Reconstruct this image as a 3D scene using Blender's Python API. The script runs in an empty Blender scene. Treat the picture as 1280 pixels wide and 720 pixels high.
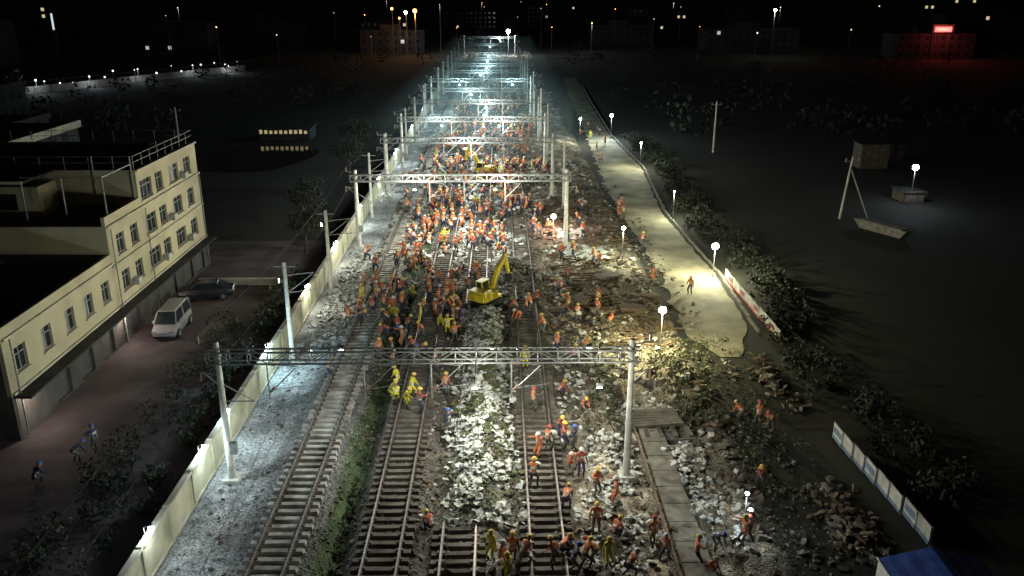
import bpy, math, random
import numpy as np
from mathutils import Vector, Matrix, noise
random.seed(7); np.random.seed(7)
R=random.random
def U(a,b): return a+(b-a)*R()
scene=bpy.context.scene
COL=scene.collection

# ------------------------------------------------------------------ materials
def pm(name,c1,c2=None,scale=5,rough=.8,bump=.0,metal=0,spec=None,detail=6,lo=.35,hi=.65):
    m=bpy.data.materials.new(name); m.use_nodes=True
    nt=m.node_tree; b=nt.nodes['Principled BSDF']
    if c2 is None: c2=tuple(v*.7 for v in c1)
    tc=nt.nodes.new('ShaderNodeTexCoord')
    n=nt.nodes.new('ShaderNodeTexNoise'); n.inputs['Scale'].default_value=scale; n.inputs['Detail'].default_value=detail
    nt.links.new(tc.outputs['Object'],n.inputs['Vector'])
    r=nt.nodes.new('ShaderNodeValToRGB'); r.color_ramp.elements[0].position=lo; r.color_ramp.elements[1].position=hi
    r.color_ramp.elements[0].color=(*c2,1); r.color_ramp.elements[1].color=(*c1,1)
    nt.links.new(n.outputs['Fac'],r.inputs['Fac']); nt.links.new(r.outputs['Color'],b.inputs['Base Color'])
    b.inputs['Roughness'].default_value=rough; b.inputs['Metallic'].default_value=metal
    if spec is not None: b.inputs['Specular IOR Level'].default_value=spec
    if bump>0:
        n2=nt.nodes.new('ShaderNodeTexNoise'); n2.inputs['Scale'].default_value=scale*5; n2.inputs['Detail'].default_value=4
        nt.links.new(tc.outputs['Object'],n2.inputs['Vector'])
        bp=nt.nodes.new('ShaderNodeBump'); bp.inputs['Strength'].default_value=bump; bp.inputs['Distance'].default_value=.05
        nt.links.new(n2.outputs['Fac'],bp.inputs['Height']); nt.links.new(bp.outputs['Normal'],b.inputs['Normal'])
    return m
def em(name,c,s):
    m=bpy.data.materials.new(name); m.use_nodes=True
    b=m.node_tree.nodes['Principled BSDF']; b.inputs['Base Color'].default_value=(*c,1)
    b.inputs['Emission Color'].default_value=(*c,1); b.inputs['Emission Strength'].default_value=s
    try: m.cycles.emission_sampling='NONE'
    except Exception: pass
    return m
M={}
M['conc']=pm('concrete',(.36,.35,.31),(.2,.2,.18),1.5,.85,.3)
M['polec']=pm('pole_concrete',(.62,.62,.56),(.42,.42,.39),2,.7,.2)
M['steel']=pm('galvanised_steel',(.32,.34,.33),(.18,.19,.18),6,.6,0,.4)
M['dsteel']=pm('dark_steel',(.10,.10,.10),(.05,.05,.05),6,.6)
M['rust']=pm('rail_rust',(.22,.16,.12),(.10,.07,.05),4,.6,0,.4)
M['railtop']=pm('rail_head',(.36,.33,.29),(.22,.19,.17),3,.5,0,.5)
M['sleeper']=pm('sleeper_concrete',(.56,.55,.50),(.20,.19,.17),1.1,.85,.3)
M['sleeper2']=pm('sleeper_dirty',(.17,.155,.13),(.06,.05,.04),.9,.9,.3)
M['wall']=pm('wall_render',(.60,.58,.42),(.32,.32,.22),.6,.85,.2)
M['cream']=pm('cream_paint',(.58,.52,.34),(.40,.36,.24),.5,.8,.15,lo=.25,hi=.7)
M['cream2']=pm('pale_trim',(.56,.54,.43),(.38,.36,.29),.8,.8,.1)
M['wallshade']=pm('wall_painted_shade',(.09,.085,.075),(.05,.045,.04),.8,.8,.1)  # ground-floor shade put into the wall colour; near end wall shares it
M['roof']=pm('roof_felt',(.045,.045,.048),(.02,.02,.022),.6,.9,.3)
M['glass']=pm('window_glass',(.03,.04,.045),(.015,.02,.022),1,.12)
M['frame']=pm('window_frame',(.35,.35,.33),(.25,.25,.24),3,.5)
M['asph']=pm('asphalt',(.16,.125,.13),(.055,.042,.046),.3,.85,.3,lo=.3,hi=.7)
M['ground']=pm('dark_ground',(.024,.024,.018),(.01,.012,.008),.06,.95,.4,lo=.3,hi=.7)
M['road']=pm('road_concrete',(.40,.375,.26),(.13,.12,.09),.38,.8,.25,lo=.3,hi=.68)
M['leaf']=pm('leaf',(.055,.075,.028),(.02,.035,.012),1.5,.7)
M['weed']=pm('weed_leaf',(.13,.14,.06),(.04,.055,.02),1.5,.7)
M['leafd']=pm('leaf_dark',(.03,.04,.022),(.012,.018,.01),1.5,.85)
M['bark']=pm('bark',(.09,.07,.05),(.05,.04,.03),6,.9,.4)
M['bagw']=pm('woven_bag_white',(.70,.71,.66),(.38,.39,.35),2.5,.8,.3)
M['bagg']=pm('woven_bag_grey',(.36,.37,.34),(.17,.18,.165),2.5,.85,.3)
M['stone']=pm('rubble_stone',(.25,.235,.20),(.12,.11,.09),2,.9,.3)
M['dirt']=pm('dirt_lump',(.12,.098,.075),(.06,.05,.035),2,.95,.3)
M['wood']=pm('timber',(.16,.11,.07),(.07,.05,.03),3,.85,.2)
M['sheet']=pm('plastic_sheet',(.56,.59,.57),(.3,.33,.32),2,.5,.2)
M['blue']=pm('blue_sheet',(.04,.10,.42),(.02,.05,.25),1.5,.6,.2)
M['redp']=pm('red_panel',(.45,.08,.07),(.25,.04,.04),2,.6)
M['whitep']=pm('white_panel',(.6,.6,.56),(.33,.33,.31),1.5,.6,.1)
M['bluep']=pm('blue_panel',(.16,.24,.36),(.1,.15,.25),1.5,.6,.1)
M['yel']=pm('excavator_yellow',(.80,.66,.04),(.55,.42,.02),1.6,.5,.1)
M['rubber']=pm('rubber',(.03,.03,.03),(.02,.02,.02),8,.8)
M['carw']=pm('car_silver',(.36,.36,.37),(.26,.26,.27),1,.3)
M['card']=pm('car_dark',(.04,.04,.05),(.03,.03,.035),1,.25)
M['insul']=pm('insulator',(.3,.14,.1),(.18,.08,.05),5,.4)
M['water']=pm('water',(.01,.012,.015),(.008,.01,.012),.3,.06,.05)
M['ecool']=em('lamp_cool',(.75,.92,1),60)
M['ewarm']=em('lamp_warm',(1,.95,.7),60)
M['epink']=em('lamp_pink',(1,.55,.38),40)
M['ewin']=em('lit_window',(1,.8,.5),.6)
M['ewinc']=em('lit_window_cool',(.7,.85,1),.5)
M['ewin2']=em('pavilion_window',(1,.82,.45),.3)
M['eor']=em('orange_light',(1,.35,.08),9)
M['dimc']=em('city_light_cool',(.8,.9,1),2)
M['dimw']=em('city_light_warm',(1,.75,.45),2)
M['ered']=em('red_sign',(1,.12,.12),3)
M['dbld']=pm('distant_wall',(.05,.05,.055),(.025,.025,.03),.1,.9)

# ------------------------------------------------------------------ mesh builder
class MB:
    def __init__(s): s.v=[]; s.f=[]; s.m=[]
    def add(s,vs,fs,m=0):
        o=len(s.v); s.v.extend([tuple(p) for p in vs]); s.f.extend([tuple(i+o for i in f) for f in fs]); s.m.extend([m]*len(fs))
    def box(s,c,size,m=0,rz=0,rx=0,ry=0,taper=1):
        hx,hy,hz=size[0]/2,size[1]/2,size[2]/2
        p=[(-hx,-hy,-hz),(hx,-hy,-hz),(hx,hy,-hz),(-hx,hy,-hz),(-hx*taper,-hy*taper,hz),(hx*taper,-hy*taper,hz),(hx*taper,hy*taper,hz),(-hx*taper,hy*taper,hz)]
        if rz or rx or ry:
            mt=Matrix.Rotation(rz,3,'Z')@Matrix.Rotation(ry,3,'Y')@Matrix.Rotation(rx,3,'X')
            p=[mt@Vector(q) for q in p]
        s.add([(q[0]+c[0],q[1]+c[1],q[2]+c[2]) for q in p],[(0,3,2,1),(4,5,6,7),(0,1,5,4),(1,2,6,5),(2,3,7,6),(3,0,4,7)],m)
    def b2(s,x0,x1,y0,y1,z0,z1,m=0): s.box(((x0+x1)/2,(y0+y1)/2,(z0+z1)/2),(x1-x0,y1-y0,z1-z0),m)
    def tube(s,a,b,r0,r1=None,n=6,m=0):
        a=Vector(a); b=Vector(b); r1=r0 if r1 is None else r1
        d=(b-a); 
        if d.length<1e-6: return
        d.normalize(); q=d.orthogonal().normalized(); w=d.cross(q)
        vs=[]
        for P,r in((a,r0),(b,r1)):
            for i in range(n):
                t=2*math.pi*i/n; vs.append(P+q*(math.cos(t)*r)+w*(math.sin(t)*r))
        fs=[(i,(i+1)%n,n+(i+1)%n,n+i) for i in range(n)]+[tuple(range(n-1,-1,-1)),tuple(range(n,2*n))]
        s.add(vs,fs,m)
    def beam(s,a,b,w,h,m=0,w2=None,h2=None):
        a=Vector(a); b=Vector(b); d=(b-a).normalized(); up=Vector((0,0,1))
        if abs(d.z)>.95: up=Vector((0,1,0))
        sd=d.cross(up).normalized(); u=sd.cross(d); w2=w2 or w; h2=h2 or h
        vs=[]
        for P,ww,hh in((a,w,h),(b,w2,h2)):
            for i,j in((-1,-1),(1,-1),(1,1),(-1,1)): vs.append(P+sd*(i*ww/2)+u*(j*hh/2))
        s.add(vs,[(3,2,1,0),(4,5,6,7),(0,1,5,4),(1,2,6,5),(2,3,7,6),(3,0,4,7)],m)
    def ball(s,c,r,m=0,n=8,k=5,sq=(1,1,1)):
        vs=[(c[0],c[1],c[2]-r*sq[2])]
        for j in range(1,k):
            a=-math.pi/2+math.pi*j/k
            for i in range(n):
                t=2*math.pi*i/n; vs.append((c[0]+r*sq[0]*math.cos(a)*math.cos(t),c[1]+r*sq[1]*math.cos(a)*math.sin(t),c[2]+r*sq[2]*math.sin(a)))
        vs.append((c[0],c[1],c[2]+r*sq[2])); fs=[]
        for i in range(n): fs.append((0,1+(i+1)%n,1+i))
        for j in range(k-2):
            for i in range(n): a=1+j*n; fs.append((a+i,a+(i+1)%n,a+n+(i+1)%n,a+n+i))
        a=1+(k-2)*n
        for i in range(n): fs.append((a+i,a+(i+1)%n,len(vs)-1))
        s.add(vs,fs,m)
    def obj(s,name,mats,parent=None,smooth=False,loc=None,rz=0):
        me=bpy.data.meshes.new(name); me.from_pydata(s.v,[],s.f)
        for k in mats: me.materials.append(M[k] if isinstance(k,str) else k)
        me.polygons.foreach_set('material_index',s.m)
        if smooth: me.polygons.foreach_set('use_smooth',[True]*len(s.f))
        me.update()
        o=bpy.data.objects.new(name,me); COL.objects.link(o)
        if parent: o.parent=parent
        if loc: o.location=loc
        o.rotation_euler[2]=rz
        return o
def empty(name,loc=(0,0,0)):
    o=bpy.data.objects.new(name,None); o.location=loc; COL.objects.link(o); return o
def light(kind,loc,color,P,parent=None,aim=None,size=.15,cone=150,blend=.6,name='bulb'):
    l=bpy.data.lights.new(name,kind); l.energy=P; l.color=color; l.shadow_soft_size=size
    if kind=='SPOT': l.spot_size=math.radians(cone); l.spot_blend=blend
    o=bpy.data.objects.new(name,l); COL.objects.link(o); o.location=loc
    if aim is not None: o.rotation_euler=(Vector(aim)-Vector(loc)).to_track_quat('-Z','Y').to_euler()
    if parent: o.parent=parent
    return o

# ------------------------------------------------------------------ terrain
XS=[-15.3,-14.9,-14.4,-12.2,-11.6,-11.3,-8.3,-7.9,-7.45,-7.1,-6.8,-6.5,-3.8,-3.4,-3.1,-2.8,-1.0,-.4,.25,.6,.85,3.3,3.8,5,12,12.8,13.4]
ZS=[0.0,.25,.35,.4,.65,.78,.78,.5,.05,.05,.45,.7,.7,.4,.35,.55,.55,.5,.15,.15,.6,.6,.3,.3,.25,.1,-.06]
AX=[-15,-14.5,-12,-11,-8.5,-7.5,-6.5,-3.8,-3,-1,.5,1,3.2,4,5,12,13.4]
AZ=[.0,.03,.05,.03,.03,.10,.03,.03,.1,.15,.1,.04,.04,.15,.25,.22,.02]
def gz(x,y):
    if x<-15.3 or x>13.4: return 0.02
    z=float(np.interp(x,XS,ZS)); a=float(np.interp(x,AX,AZ))
    n=noise.noise(Vector((x*.9,y*.9,0)))+.5*noise.noise(Vector((x*2.6,y*2.6,3)))
    z+=a*n*1.4
    if 33<y<62: z+=.9*math.exp(-((x+.95)/.95)**2)*min(1,(y-33)/3,(62-y)/3)*(1+.6*noise.noise(Vector((x,y*.6,9))))
    if 40<y<60: z+=.5*math.exp(-((x-5.6)/1.2)**2)*min(1,(y-40)/4,(60-y)/4)*(1+.8*noise.noise(Vector((x,y*.5,19))))
    return max(z,.03) if -15<x<12.9 else z
ys=list(np.arange(20,92,.25))+list(np.arange(92,142,.5))+list(np.arange(142,262,1.5))+list(np.arange(262,900,12))
xs=list(np.arange(-15.25,13.41,.25))
if xs[-1]<13.4: xs.append(13.4)
nx=len(xs)
V=[];C=[]
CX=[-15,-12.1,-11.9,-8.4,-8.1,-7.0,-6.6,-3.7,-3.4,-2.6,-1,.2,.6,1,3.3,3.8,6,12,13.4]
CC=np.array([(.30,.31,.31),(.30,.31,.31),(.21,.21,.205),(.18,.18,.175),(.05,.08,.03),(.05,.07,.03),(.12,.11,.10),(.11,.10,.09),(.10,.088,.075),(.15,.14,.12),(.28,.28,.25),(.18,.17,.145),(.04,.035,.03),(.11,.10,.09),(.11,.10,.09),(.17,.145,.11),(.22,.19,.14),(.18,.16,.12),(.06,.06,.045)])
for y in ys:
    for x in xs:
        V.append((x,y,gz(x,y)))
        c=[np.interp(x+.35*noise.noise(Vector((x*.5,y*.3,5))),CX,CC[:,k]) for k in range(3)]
        n=noise.noise(Vector((x*.5,y*.35,7)))+.6*noise.noise(Vector((x*1.9,y*1.9,2)))
        f=1+.95*n
        if x>3.6 and n>.25: c=[min(.42,q*1.7) for q in c]
        if -12.5<x<-9 and y>52: f*=1.15
        C.append((max(.01,c[0]*f),max(.01,c[1]*f),max(.01,c[2]*f),1))
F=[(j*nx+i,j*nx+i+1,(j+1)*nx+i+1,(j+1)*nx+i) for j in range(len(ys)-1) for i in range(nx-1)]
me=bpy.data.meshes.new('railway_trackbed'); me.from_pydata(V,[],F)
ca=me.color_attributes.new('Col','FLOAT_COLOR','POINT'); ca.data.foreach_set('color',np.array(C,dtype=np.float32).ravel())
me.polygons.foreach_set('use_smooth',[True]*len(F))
m=bpy.data.materials.new('ballast_and_dirt'); m.use_nodes=True; nt=m.node_tree; b=nt.nodes['Principled BSDF']
at=nt.nodes.new('ShaderNodeAttribute'); at.attribute_name='Col'
tc=nt.nodes.new('ShaderNodeTexCoord')
vo=nt.nodes.new('ShaderNodeTexVoronoi'); vo.inputs['Scale'].default_value=11
nt.links.new(tc.outputs['Object'],vo.inputs['Vector'])
mr=nt.nodes.new('ShaderNodeSeparateColor'); nt.links.new(vo.outputs['Color'],mr.inputs['Color'])
mp=nt.nodes.new('ShaderNodeMapRange'); mp.inputs['To Min'].default_value=.45; mp.inputs['To Max'].default_value=1.6
nt.links.new(mr.outputs['Red'],mp.inputs['Value'])
mx=nt.nodes.new('ShaderNodeVectorMath'); mx.operation='SCALE'
nt.links.new(at.outputs['Color'],mx.inputs[0]); nt.links.new(mp.outputs['Result'],mx.inputs['Scale'])
nt.links.new(mx.outputs['Vector'],b.inputs['Base Color']); b.inputs['Roughness'].default_value=.9
bp=nt.nodes.new('ShaderNodeBump'); bp.inputs['Strength'].default_value=.9; bp.inputs['Distance'].default_value=.08
nt.links.new(vo.outputs['Distance'],bp.inputs['Height']); nt.links.new(bp.outputs['Normal'],b.inputs['Normal'])
me.materials.append(m)
COL.objects.link(bpy.data.objects.new('railway_trackbed',me))

mb=MB(); mb.add([(-2500,-300,-.02),(2500,-300,-.02),(2500,4000,-.02),(-2500,4000,-.02)],[(0,1,2,3)]); mb.obj('ground',['ground'])
mb=MB()
mb.add([(-70,5,.0),(-16.6,5,.0),(-16.6,84,.0),(-70,84,.0)],[(0,1,2,3)]); mb.obj('forecourt_pavement',['asph'])
L=[(20,14.2),(40,14.4),(54,15.4),(58,13.8),(72,14.5),(87,14.2),(107,13.8),(148,15.3),(200,17),(260,19)]
Rr=[(20,18.6),(40,18.6),(54,16.8),(60,18.9),(72,19.4),(95,18.7),(122,20.6),(150,19.6),(200,21),(260,23)]
mb=MB(); vs=[];fs=[]
yy=np.arange(54,260,.8)
for y in yy:
    a=np.interp(y,[p[0] for p in L],[p[1] for p in L])+.8*noise.noise(Vector((0,y*.5,1)))+.6*noise.noise(Vector((0,y*2,1)))
    c=np.interp(y,[p[0] for p in Rr],[p[1] for p in Rr])+.35*noise.noise(Vector((5,y*.5,1)))
    vs+= [(a,y,.03),(c,y,.03)]
for i in range(len(yy)-1): fs.append((2*i,2*i+1,2*i+3,2*i+2))
mb.add(vs,fs); mb.obj('service_road',['road'])
mb=MB()
for i in range(60): 
    y=60+i*3.0; x=np.interp(y,[p[0] for p in Rr],[p[1] for p in Rr])+.45
    mb.box((x,y,.07),(.18,2.96,.2),0)
mb.obj('road_kerb',['stone'])

# ------------------------------------------------------------------ tracks
def track(xc,y0,y1,sm,gap0=None,deckz=None):
    mb=MB(); z0=float(np.interp(xc,XS,ZS))
    y=y0
    while y<min(y1,230):
        j=U(-.03,.03)
        zz=z0+.10
        if not(gap0 and gap0[0]<y<gap0[1]):
            mb.box((xc+U(-.05,.05),y,zz+U(-.02,.01)),(2.5,.27,.2),0,rz=j*.8,taper=.96)
            if y<120:
                for sx in(-.75,.75):
                    mb.box((xc+sx+.12,y,zz+.125),(.1,.16,.06),3); mb.box((xc+sx-.12,y,zz+.125),(.1,.16,.06),3)
        y+=.6
    zr=z0+.2
    for sx in(-.75,.75):
        for (ya,yb) in ([(y0,y1)] if not gap0 else [(y0,gap0[0]),(gap0[1],y1)]):
            x=xc+sx
            mb.b2(x-.07,x+.07,ya,yb,zr,zr+.025,1); mb.b2(x-.012,x+.012,ya,yb,zr+.025,zr+.13,1); mb.b2(x-.036,x+.036,ya,yb,zr+.13,zr+.17,2)
    return mb.obj('railway_track',[sm,'rust','railtop','dsteel'])
track(-9.9,20,700,'sleeper')
track(-5.2,20,700,'sleeper2')
track(-1.9,20,700,'sleeper2',(33.5,63))
track(2.05,20,700,'sleeper2')
mb=MB()
y=24
while y<43:
    mb.box((8.5,y,.52),(1.3,1.45,.22),0,rz=U(-.03,.03)); y+=1.5
mb.b2(7.55,7.68,24,48,.55,.69,1)
mb.obj('loose_rail_and_slabs',['stone','rust'])

# ------------------------------------------------------------------ boundary wall
w=empty('boundary_wall'); mb=MB(); mp_=MB(); mc=MB()
y=18
while y<330:
    mb.b2(-15.12,-14.98,y+.09,y+2.91,.0,2.1)
    mc.b2(-15.2,-14.9,y+.09,y+2.91,2.102,2.22)
    mc.b2(-14.977,-14.93,y+.09,y+2.91,.3,.42)
    mp_.b2(-15.18,-14.92,y-.088,y+.088,0,2.27)
    y+=3
mb.obj('panels',['wall'],w); mp_.obj('posts',['wall'],w); mc.obj('coping',['cream2'],w)
COOL=(.66,.88,1.0); NEUT=(1,.97,.76)
K=1.0
for y,P,c in[(24.5,110,COOL),(30.6,140,(.8,.93,1)),(37.4,230,(.75,.93,1)),(41.3,200,COOL),(50.3,560,(.58,.88,1)),(62,380,NEUT),(74,330,NEUT),(88,400,(.85,1,.92)),(104,450,(.85,1,.95)),(122,450,COOL),(145,550,COOL),(170,600,COOL)]:
    mb=MB(); mb.tube((0,0,0),(0,0,.5),.02,n=6); mb.tube((0,0,.5),(.22,0,.57),.015,n=6); mb.box((.3,0,.60),(.16,.12,.04),0); mb.ball((.3,0,.48),.11,1)
    o=mb.obj('wall_lamp',['dsteel','ecool'],loc=(-15.05,y,2.25))
    light('POINT',(.34,0,.31),c,P*K,o,size=.06)

# ------------------------------------------------------------------ catenary gantries
def gantry(y,flood=None):
    g=empty('catenary_gantry',(0,y,0)); XL,XR=-13.75,6.45
    q=1.0 if y<60 else 1.2
    mb=MB()
    for x in(XL,XR):
        zb=.2
        mb.tube((x,0,zb),(x,0,8.1),.2*q,.13*q,10,0); mb.box((x,0,zb+.15),(.8,.8,.5),0)
        mb.tube((x,0,7.35),(x,0,7.5),.2*q,.2*q,10,1)
    mb.obj('posts',['polec','steel'],g)
    mb=MB()
    z0,z1=7.0,7.6
    for dy in(-.24,.24):
        for z in(z0,z1): mb.beam((XL-.5,dy,z),(XR+.4,dy,z),.075*q,.075*q)
    n=21; step=(XR-XL+.9)/n
    for i in range(n+1):
        x=XL-.5+i*step
        for dy in(-.24,.24):
            mb.beam((x,dy,z0),(x,dy,z1),.04*q,.04*q)
            if i<n: mb.beam((x,dy,z0 if i%2 else z1),(x+step,dy,z1 if i%2 else z0),.035*q,.035*q)
        for z in(z0,z1): 
            mb.beam((x,-.24,z),(x,.24,z),.04,.04)
    mb.obj('truss_beam',['steel'],g)
    mb=MB()
    for tx in(-9.9,-5.2,-1.9,2.05):
        px=tx-1.5
        mb.tube((px,0,7.0),(px,0,5.0),.04*q,n=6)
        mb.tube((px,0,6.9),(tx,0,6.75),.025*q,n=5); mb.tube((px,0,5.3),(tx-.1,0,6.7),.028*q,n=5)
        mb.tube((px+.1,0,5.5),(tx+.35,0,5.75),.02*q,n=5)
        mb.tube((px+.05,0,6.88),(px+.4,0,6.84),.055,n=8,m=1); mb.tube((px+.05,0,5.4),(px+.3,0,5.68),.055,n=8,m=1)
        mb.tube((tx,0,5.72),(tx,0,5.5),.015,n=5)
    for x,s in((XL,-1),(XR,1)):
        mb.beam((x,0,6.3),(x+s*1.0,0,6.5),.06,.06); mb.beam((x,0,5.7),(x+s*.8,0,6.45),.05,.05)
        mb.tube((x+s*.95,0,6.5),(x+s*.95,0,6.0),.06,n=8,m=1)
        mb.beam((x,0,7.8),(x+s*.9,0,8.0),.06,.06); mb.tube((x+s*.85,0,8.0),(x+s*.85,0,8.35),.06,n=8,m=1)
    mb.beam((XL,0,4.9),(XL+1.6,0,4.9),.05,.05); mb.beam((XL,0,5.9),(XL+1.5,0,4.95),.04,.04); mb.box((XL+.32,-.2,2.4),(.35,.3,.6),0)
    mb.obj('cantilevers',['steel','insul'],g)
    for (x,col,P,s) in (flood or []):
        mb=MB(); mb.beam((x,s*.26,7.0),(x,s*2.3,6.85),.04,.04); mb.box((x,s*2.35,6.76),(.28,.16,.16),0,rx=s*.3); mb.box((x,s*2.37,6.665),(.24,.13,.02),1,rx=s*.3)
        mb.obj('floodlight',['dsteel','ecool'],g)
        light('POINT',(x,s*2.5,6.5),col,P*K,g,size=.12)
    return g
GREEN=(.93,1,.93); TEAL=(.62,.93,.98); WH=(1,.98,.84)
gantry(38,[(-8.2,(.9,.98,.97),650,1),(-.4,WH,2000,1),(4.6,WH,1100,1),(-1.2,WH,600,-1),(4.6,WH,420,-1)])  # floodlights added on this gantry to fill the near tracks, none visible there
gantry(80,[(-7.9,WH,2000,-1),(-.4,WH,2500,-1),(-4,GREEN,2600,1)])
gantry(102,[(-4,GREEN,2700,-1)])
gantry(120,[(-7.9,GREEN,2300,-1),(0,GREEN,2800,-1)])
gantry(140,[(-2,(.85,1,.95),3300,-1)])
gantry(158,[(-5,TEAL,2800,-1)])
gantry(176,[(-7.9,TEAL,2200,-1),(2.7,TEAL,2400,-1)])
gantry(196,[(-4,TEAL,2600,-1)])
gantry(215,[(-3,TEAL,2600,-1)])
gantry(235,[(-3,TEAL,1500,-1)])
gantry(255,[(-3,TEAL,1800,-1)])
gantry(275); gantry(300,[(-3,TEAL,1200,-1)]); gantry(350,[(0,(.8,.95,1),7000,-1)])
def mast(x,y,h,facade_fills=()):
    g=empty('catenary_mast',(x,y,0)); mb=MB()
    mb.tube((0,0,.1),(0,0,h),.17,.12,10,0)
    mb.beam((0,0,h-.9),(1.9,0,h-.7),.06,.06,1); mb.beam((0,0,h-2.2),(1.8,0,h-.8),.05,.05,1); mb.beam((0,0,h-2.1),(2.1,0,h-1.9),.045,.045,1)
    mb.tube((.15,0,h-.88),(.5,0,h-.85),.07,n=8,m=2); mb.tube((.15,0,h-2.05),(.45,0,h-1.8),.07,n=8,m=2)
    mb.beam((-.7,0,h-.3),(.7,0,h-.3),.07,.07,1)
    mb.obj('pole',['polec','steel','insul'],g)
    for aim,col,P,cone in facade_fills:
        d=(Vector(aim)-Vector((x,y,h-1.2))).normalized()
        mb=MB(); p=d*.25+Vector((0,0,h-1.2)); mb.box(p,(.26,.34,.26),0,rz=math.atan2(d.y,d.x)); mb.box(p+d*.15,(.04,.28,.2),1,rz=math.atan2(d.y,d.x))
        mb.obj('floodlight',['dsteel','ewarm'],g)
        light('SPOT',p+d*.35,col,P*K,g,aim=p+d*3,cone=cone,blend=.8)
mast(-14.1,67,7.4,[((-27.2,62,7.5),(1,.95,.64),1100,115)])  # added floodlight, no such fitting known; brightens the far block facade
mast(-14.1,53,7.4,[((-27.2,51,5.0),(1,.93,.62),700,90)])  # second added floodlight, fills the near block facade
mast(-14.1,106,7.6)
for y in(96,130,152,186,225): mast(7.4,y,8.2)
for y in(92,130,167,205,245,280): mast(-14.2,y,7.6)
mb=MB()
gy=[0,38,80,120,140,176,215,255,300,350]
for tx in(-9.9,-5.2,-1.9,2.05):
    for a,c in zip(gy[:-1],gy[1:]):
        mb.tube((tx,a,5.5),(tx,c,5.5),.011,n=4)
        for k in range(8):
            t0,t1=k/8,(k+1)/8; s=lambda t:6.75-1.0*4*t*(1-t)*.8
            mb.tube((tx,a+(c-a)*t0,s(t0)),(tx,a+(c-a)*t1,s(t1)),.011,n=4)
            if k: mb.tube((tx,a+(c-a)*t0,s(t0)),(tx,a+(c-a)*t0,5.5),.007,n=3)
for x,z in((-14.7,6.0),(7.4,6.0),(-14.6,8.35),(7.3,8.35)):
    for a,c in zip(gy[:-1],gy[1:]):
        for k in range(8):
            t0,t1=k/8,(k+1)/8; s=lambda t:z-.8*4*t*(1-t)
            mb.tube((x,a+(c-a)*t0,s(t0)),(x,a+(c-a)*t1,s(t1)),.011,n=4)
mb.obj('overhead_wires',['dsteel'])

# ------------------------------------------------------------------ site lamps
def lamp(name,x,y,h,col,P,emat,r=.2,tripod=True,zb=None):
    zb=gz(x,y) if zb is None else zb
    mb=MB(); mb.tube((0,0,0),(0,0,h),.03,.022,8,0)
    if tripod:
        for k in range(3):
            a=k*2.09+.4; mb.tube((0,0,.9),(.55*math.cos(a),.55*math.sin(a),.02),.016,n=5)
    mb.box((0,.1,h+.2),(r*1.9,.06,r*1.5),0); mb.ball((0,-.03,h+.2),r,1,12,8,(1.1,.8,1))
    o=mb.obj(name,['dsteel',emat],loc=(x,y,zb))
    light('POINT',(0,-.15-r,h-.05-r*.6),col,P*K,o,size=.1)
    return o
lamp('work_lamp',11.2,54.5,2.9,(1,.91,.5),2600,'ewarm',.24)
lamp('work_lamp',11.5,76,3.0,(.97,1,.68),1500,'ewarm',.17)
lamp('work_lamp',19.0,71.5,2.7,(1,.97,.62),2700,'ewarm',.28)
lamp('work_lamp',19.4,92,3.0,(.97,1,.7),1300,'ewarm',.09)
lamp('work_lamp',20.3,121,3.5,(.97,1,.74),1500,'ewarm',.12)
lamp('work_lamp',19.2,146,4,(.8,.95,1),2000,'ecool',.26)
lamp('work_lamp',13.5,142,4,(1,1,.76),1600,'ewarm',.18)
lamp('work_lamp',5.6,85.5,1.5,(1,.66,.52),1000,'epink',.26)
lamp('work_lamp',11.2,33.2,2.0,(.85,.95,1),110,'ecool',.08)
lamp('work_lamp',-2.5,150,3,(.85,.95,1),1200,'ecool',.26)
lamp('work_lamp',48.7,97.6,4.5,(.8,.92,1),500,'ecool',.34,zb=0)

# ------------------------------------------------------------------ building
def facade(mb,x,y0,y1,z0,z1,wins,th=.25,m=0):
    Y=sorted(set([y0,y1]+[a for w in wins for a in w[:2]])); Z=sorted(set([z0,z1]+[a for w in wins for a in w[2:4]]))
    for zi in range(len(Z)-1):
        st=None
        for yi in range(len(Y)-1):
            yc=(Y[yi]+Y[yi+1])/2; zc=(Z[zi]+Z[zi+1])/2
            hole=any(w[0]<yc<w[1] and w[2]<zc<w[3] for w in wins)
            if not hole and st is None: st=Y[yi]
            if (hole or yi==len(Y)-2) and st is not None:
                e=Y[yi] if hole else Y[yi+1]
                if e>st: mb.b2(x-th,x,st,e,Z[zi],Z[zi+1],m)
                st=None
def windows(mbg,mbf,mbs,x,wins):
    for (a,b,c,d) in wins:
        mbg.b2(x-.2,x-.18,a,b,c,d,0)
        nn=3 if b-a>1.6 else 2
        for i in range(nn+1): q=a+.03+(b-a-.06)*i/nn; mbf.b2(x-.175,x-.12,q-.03,q+.03,c,d)
        for q in(c+.03,d-.03,c+(d-c)*.68): mbf.b2(x-.176,x-.125,a+.06,b-.06,q-.03,q+.03)
        if R()<.35: q=U(.3,.7); mbf.b2(x-.178,x-.172,a+.06,a+(b-a)*q,c+.06,d-.06)
        mbs.b2(x-.02,x+.1,a-.1,b+.1,c-.1,c-.02)
        if R()<.3: mbs.box((x+.28,b+.55,c+.2),(.4,.7,.5),1)
X=-27.2
bd=empty('office_building'); wl=MB();gl=MB();fr=MB();sl=MB();rf=MB()
near=[]
for yc in(44.6,47.5,50.4,53.0,55.6): near.append((yc-.6,yc+.6,3.75,5.2))
gf=[(yc-.9,yc+.9,.1,2.1) for yc in(48.4,51.6,54.8)]
facade(wl,X,43.0,57,2.72,6.2,near); facade(wl,X-.004,43.0,57,0,2.70,gf,m=1)
far=[]
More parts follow.
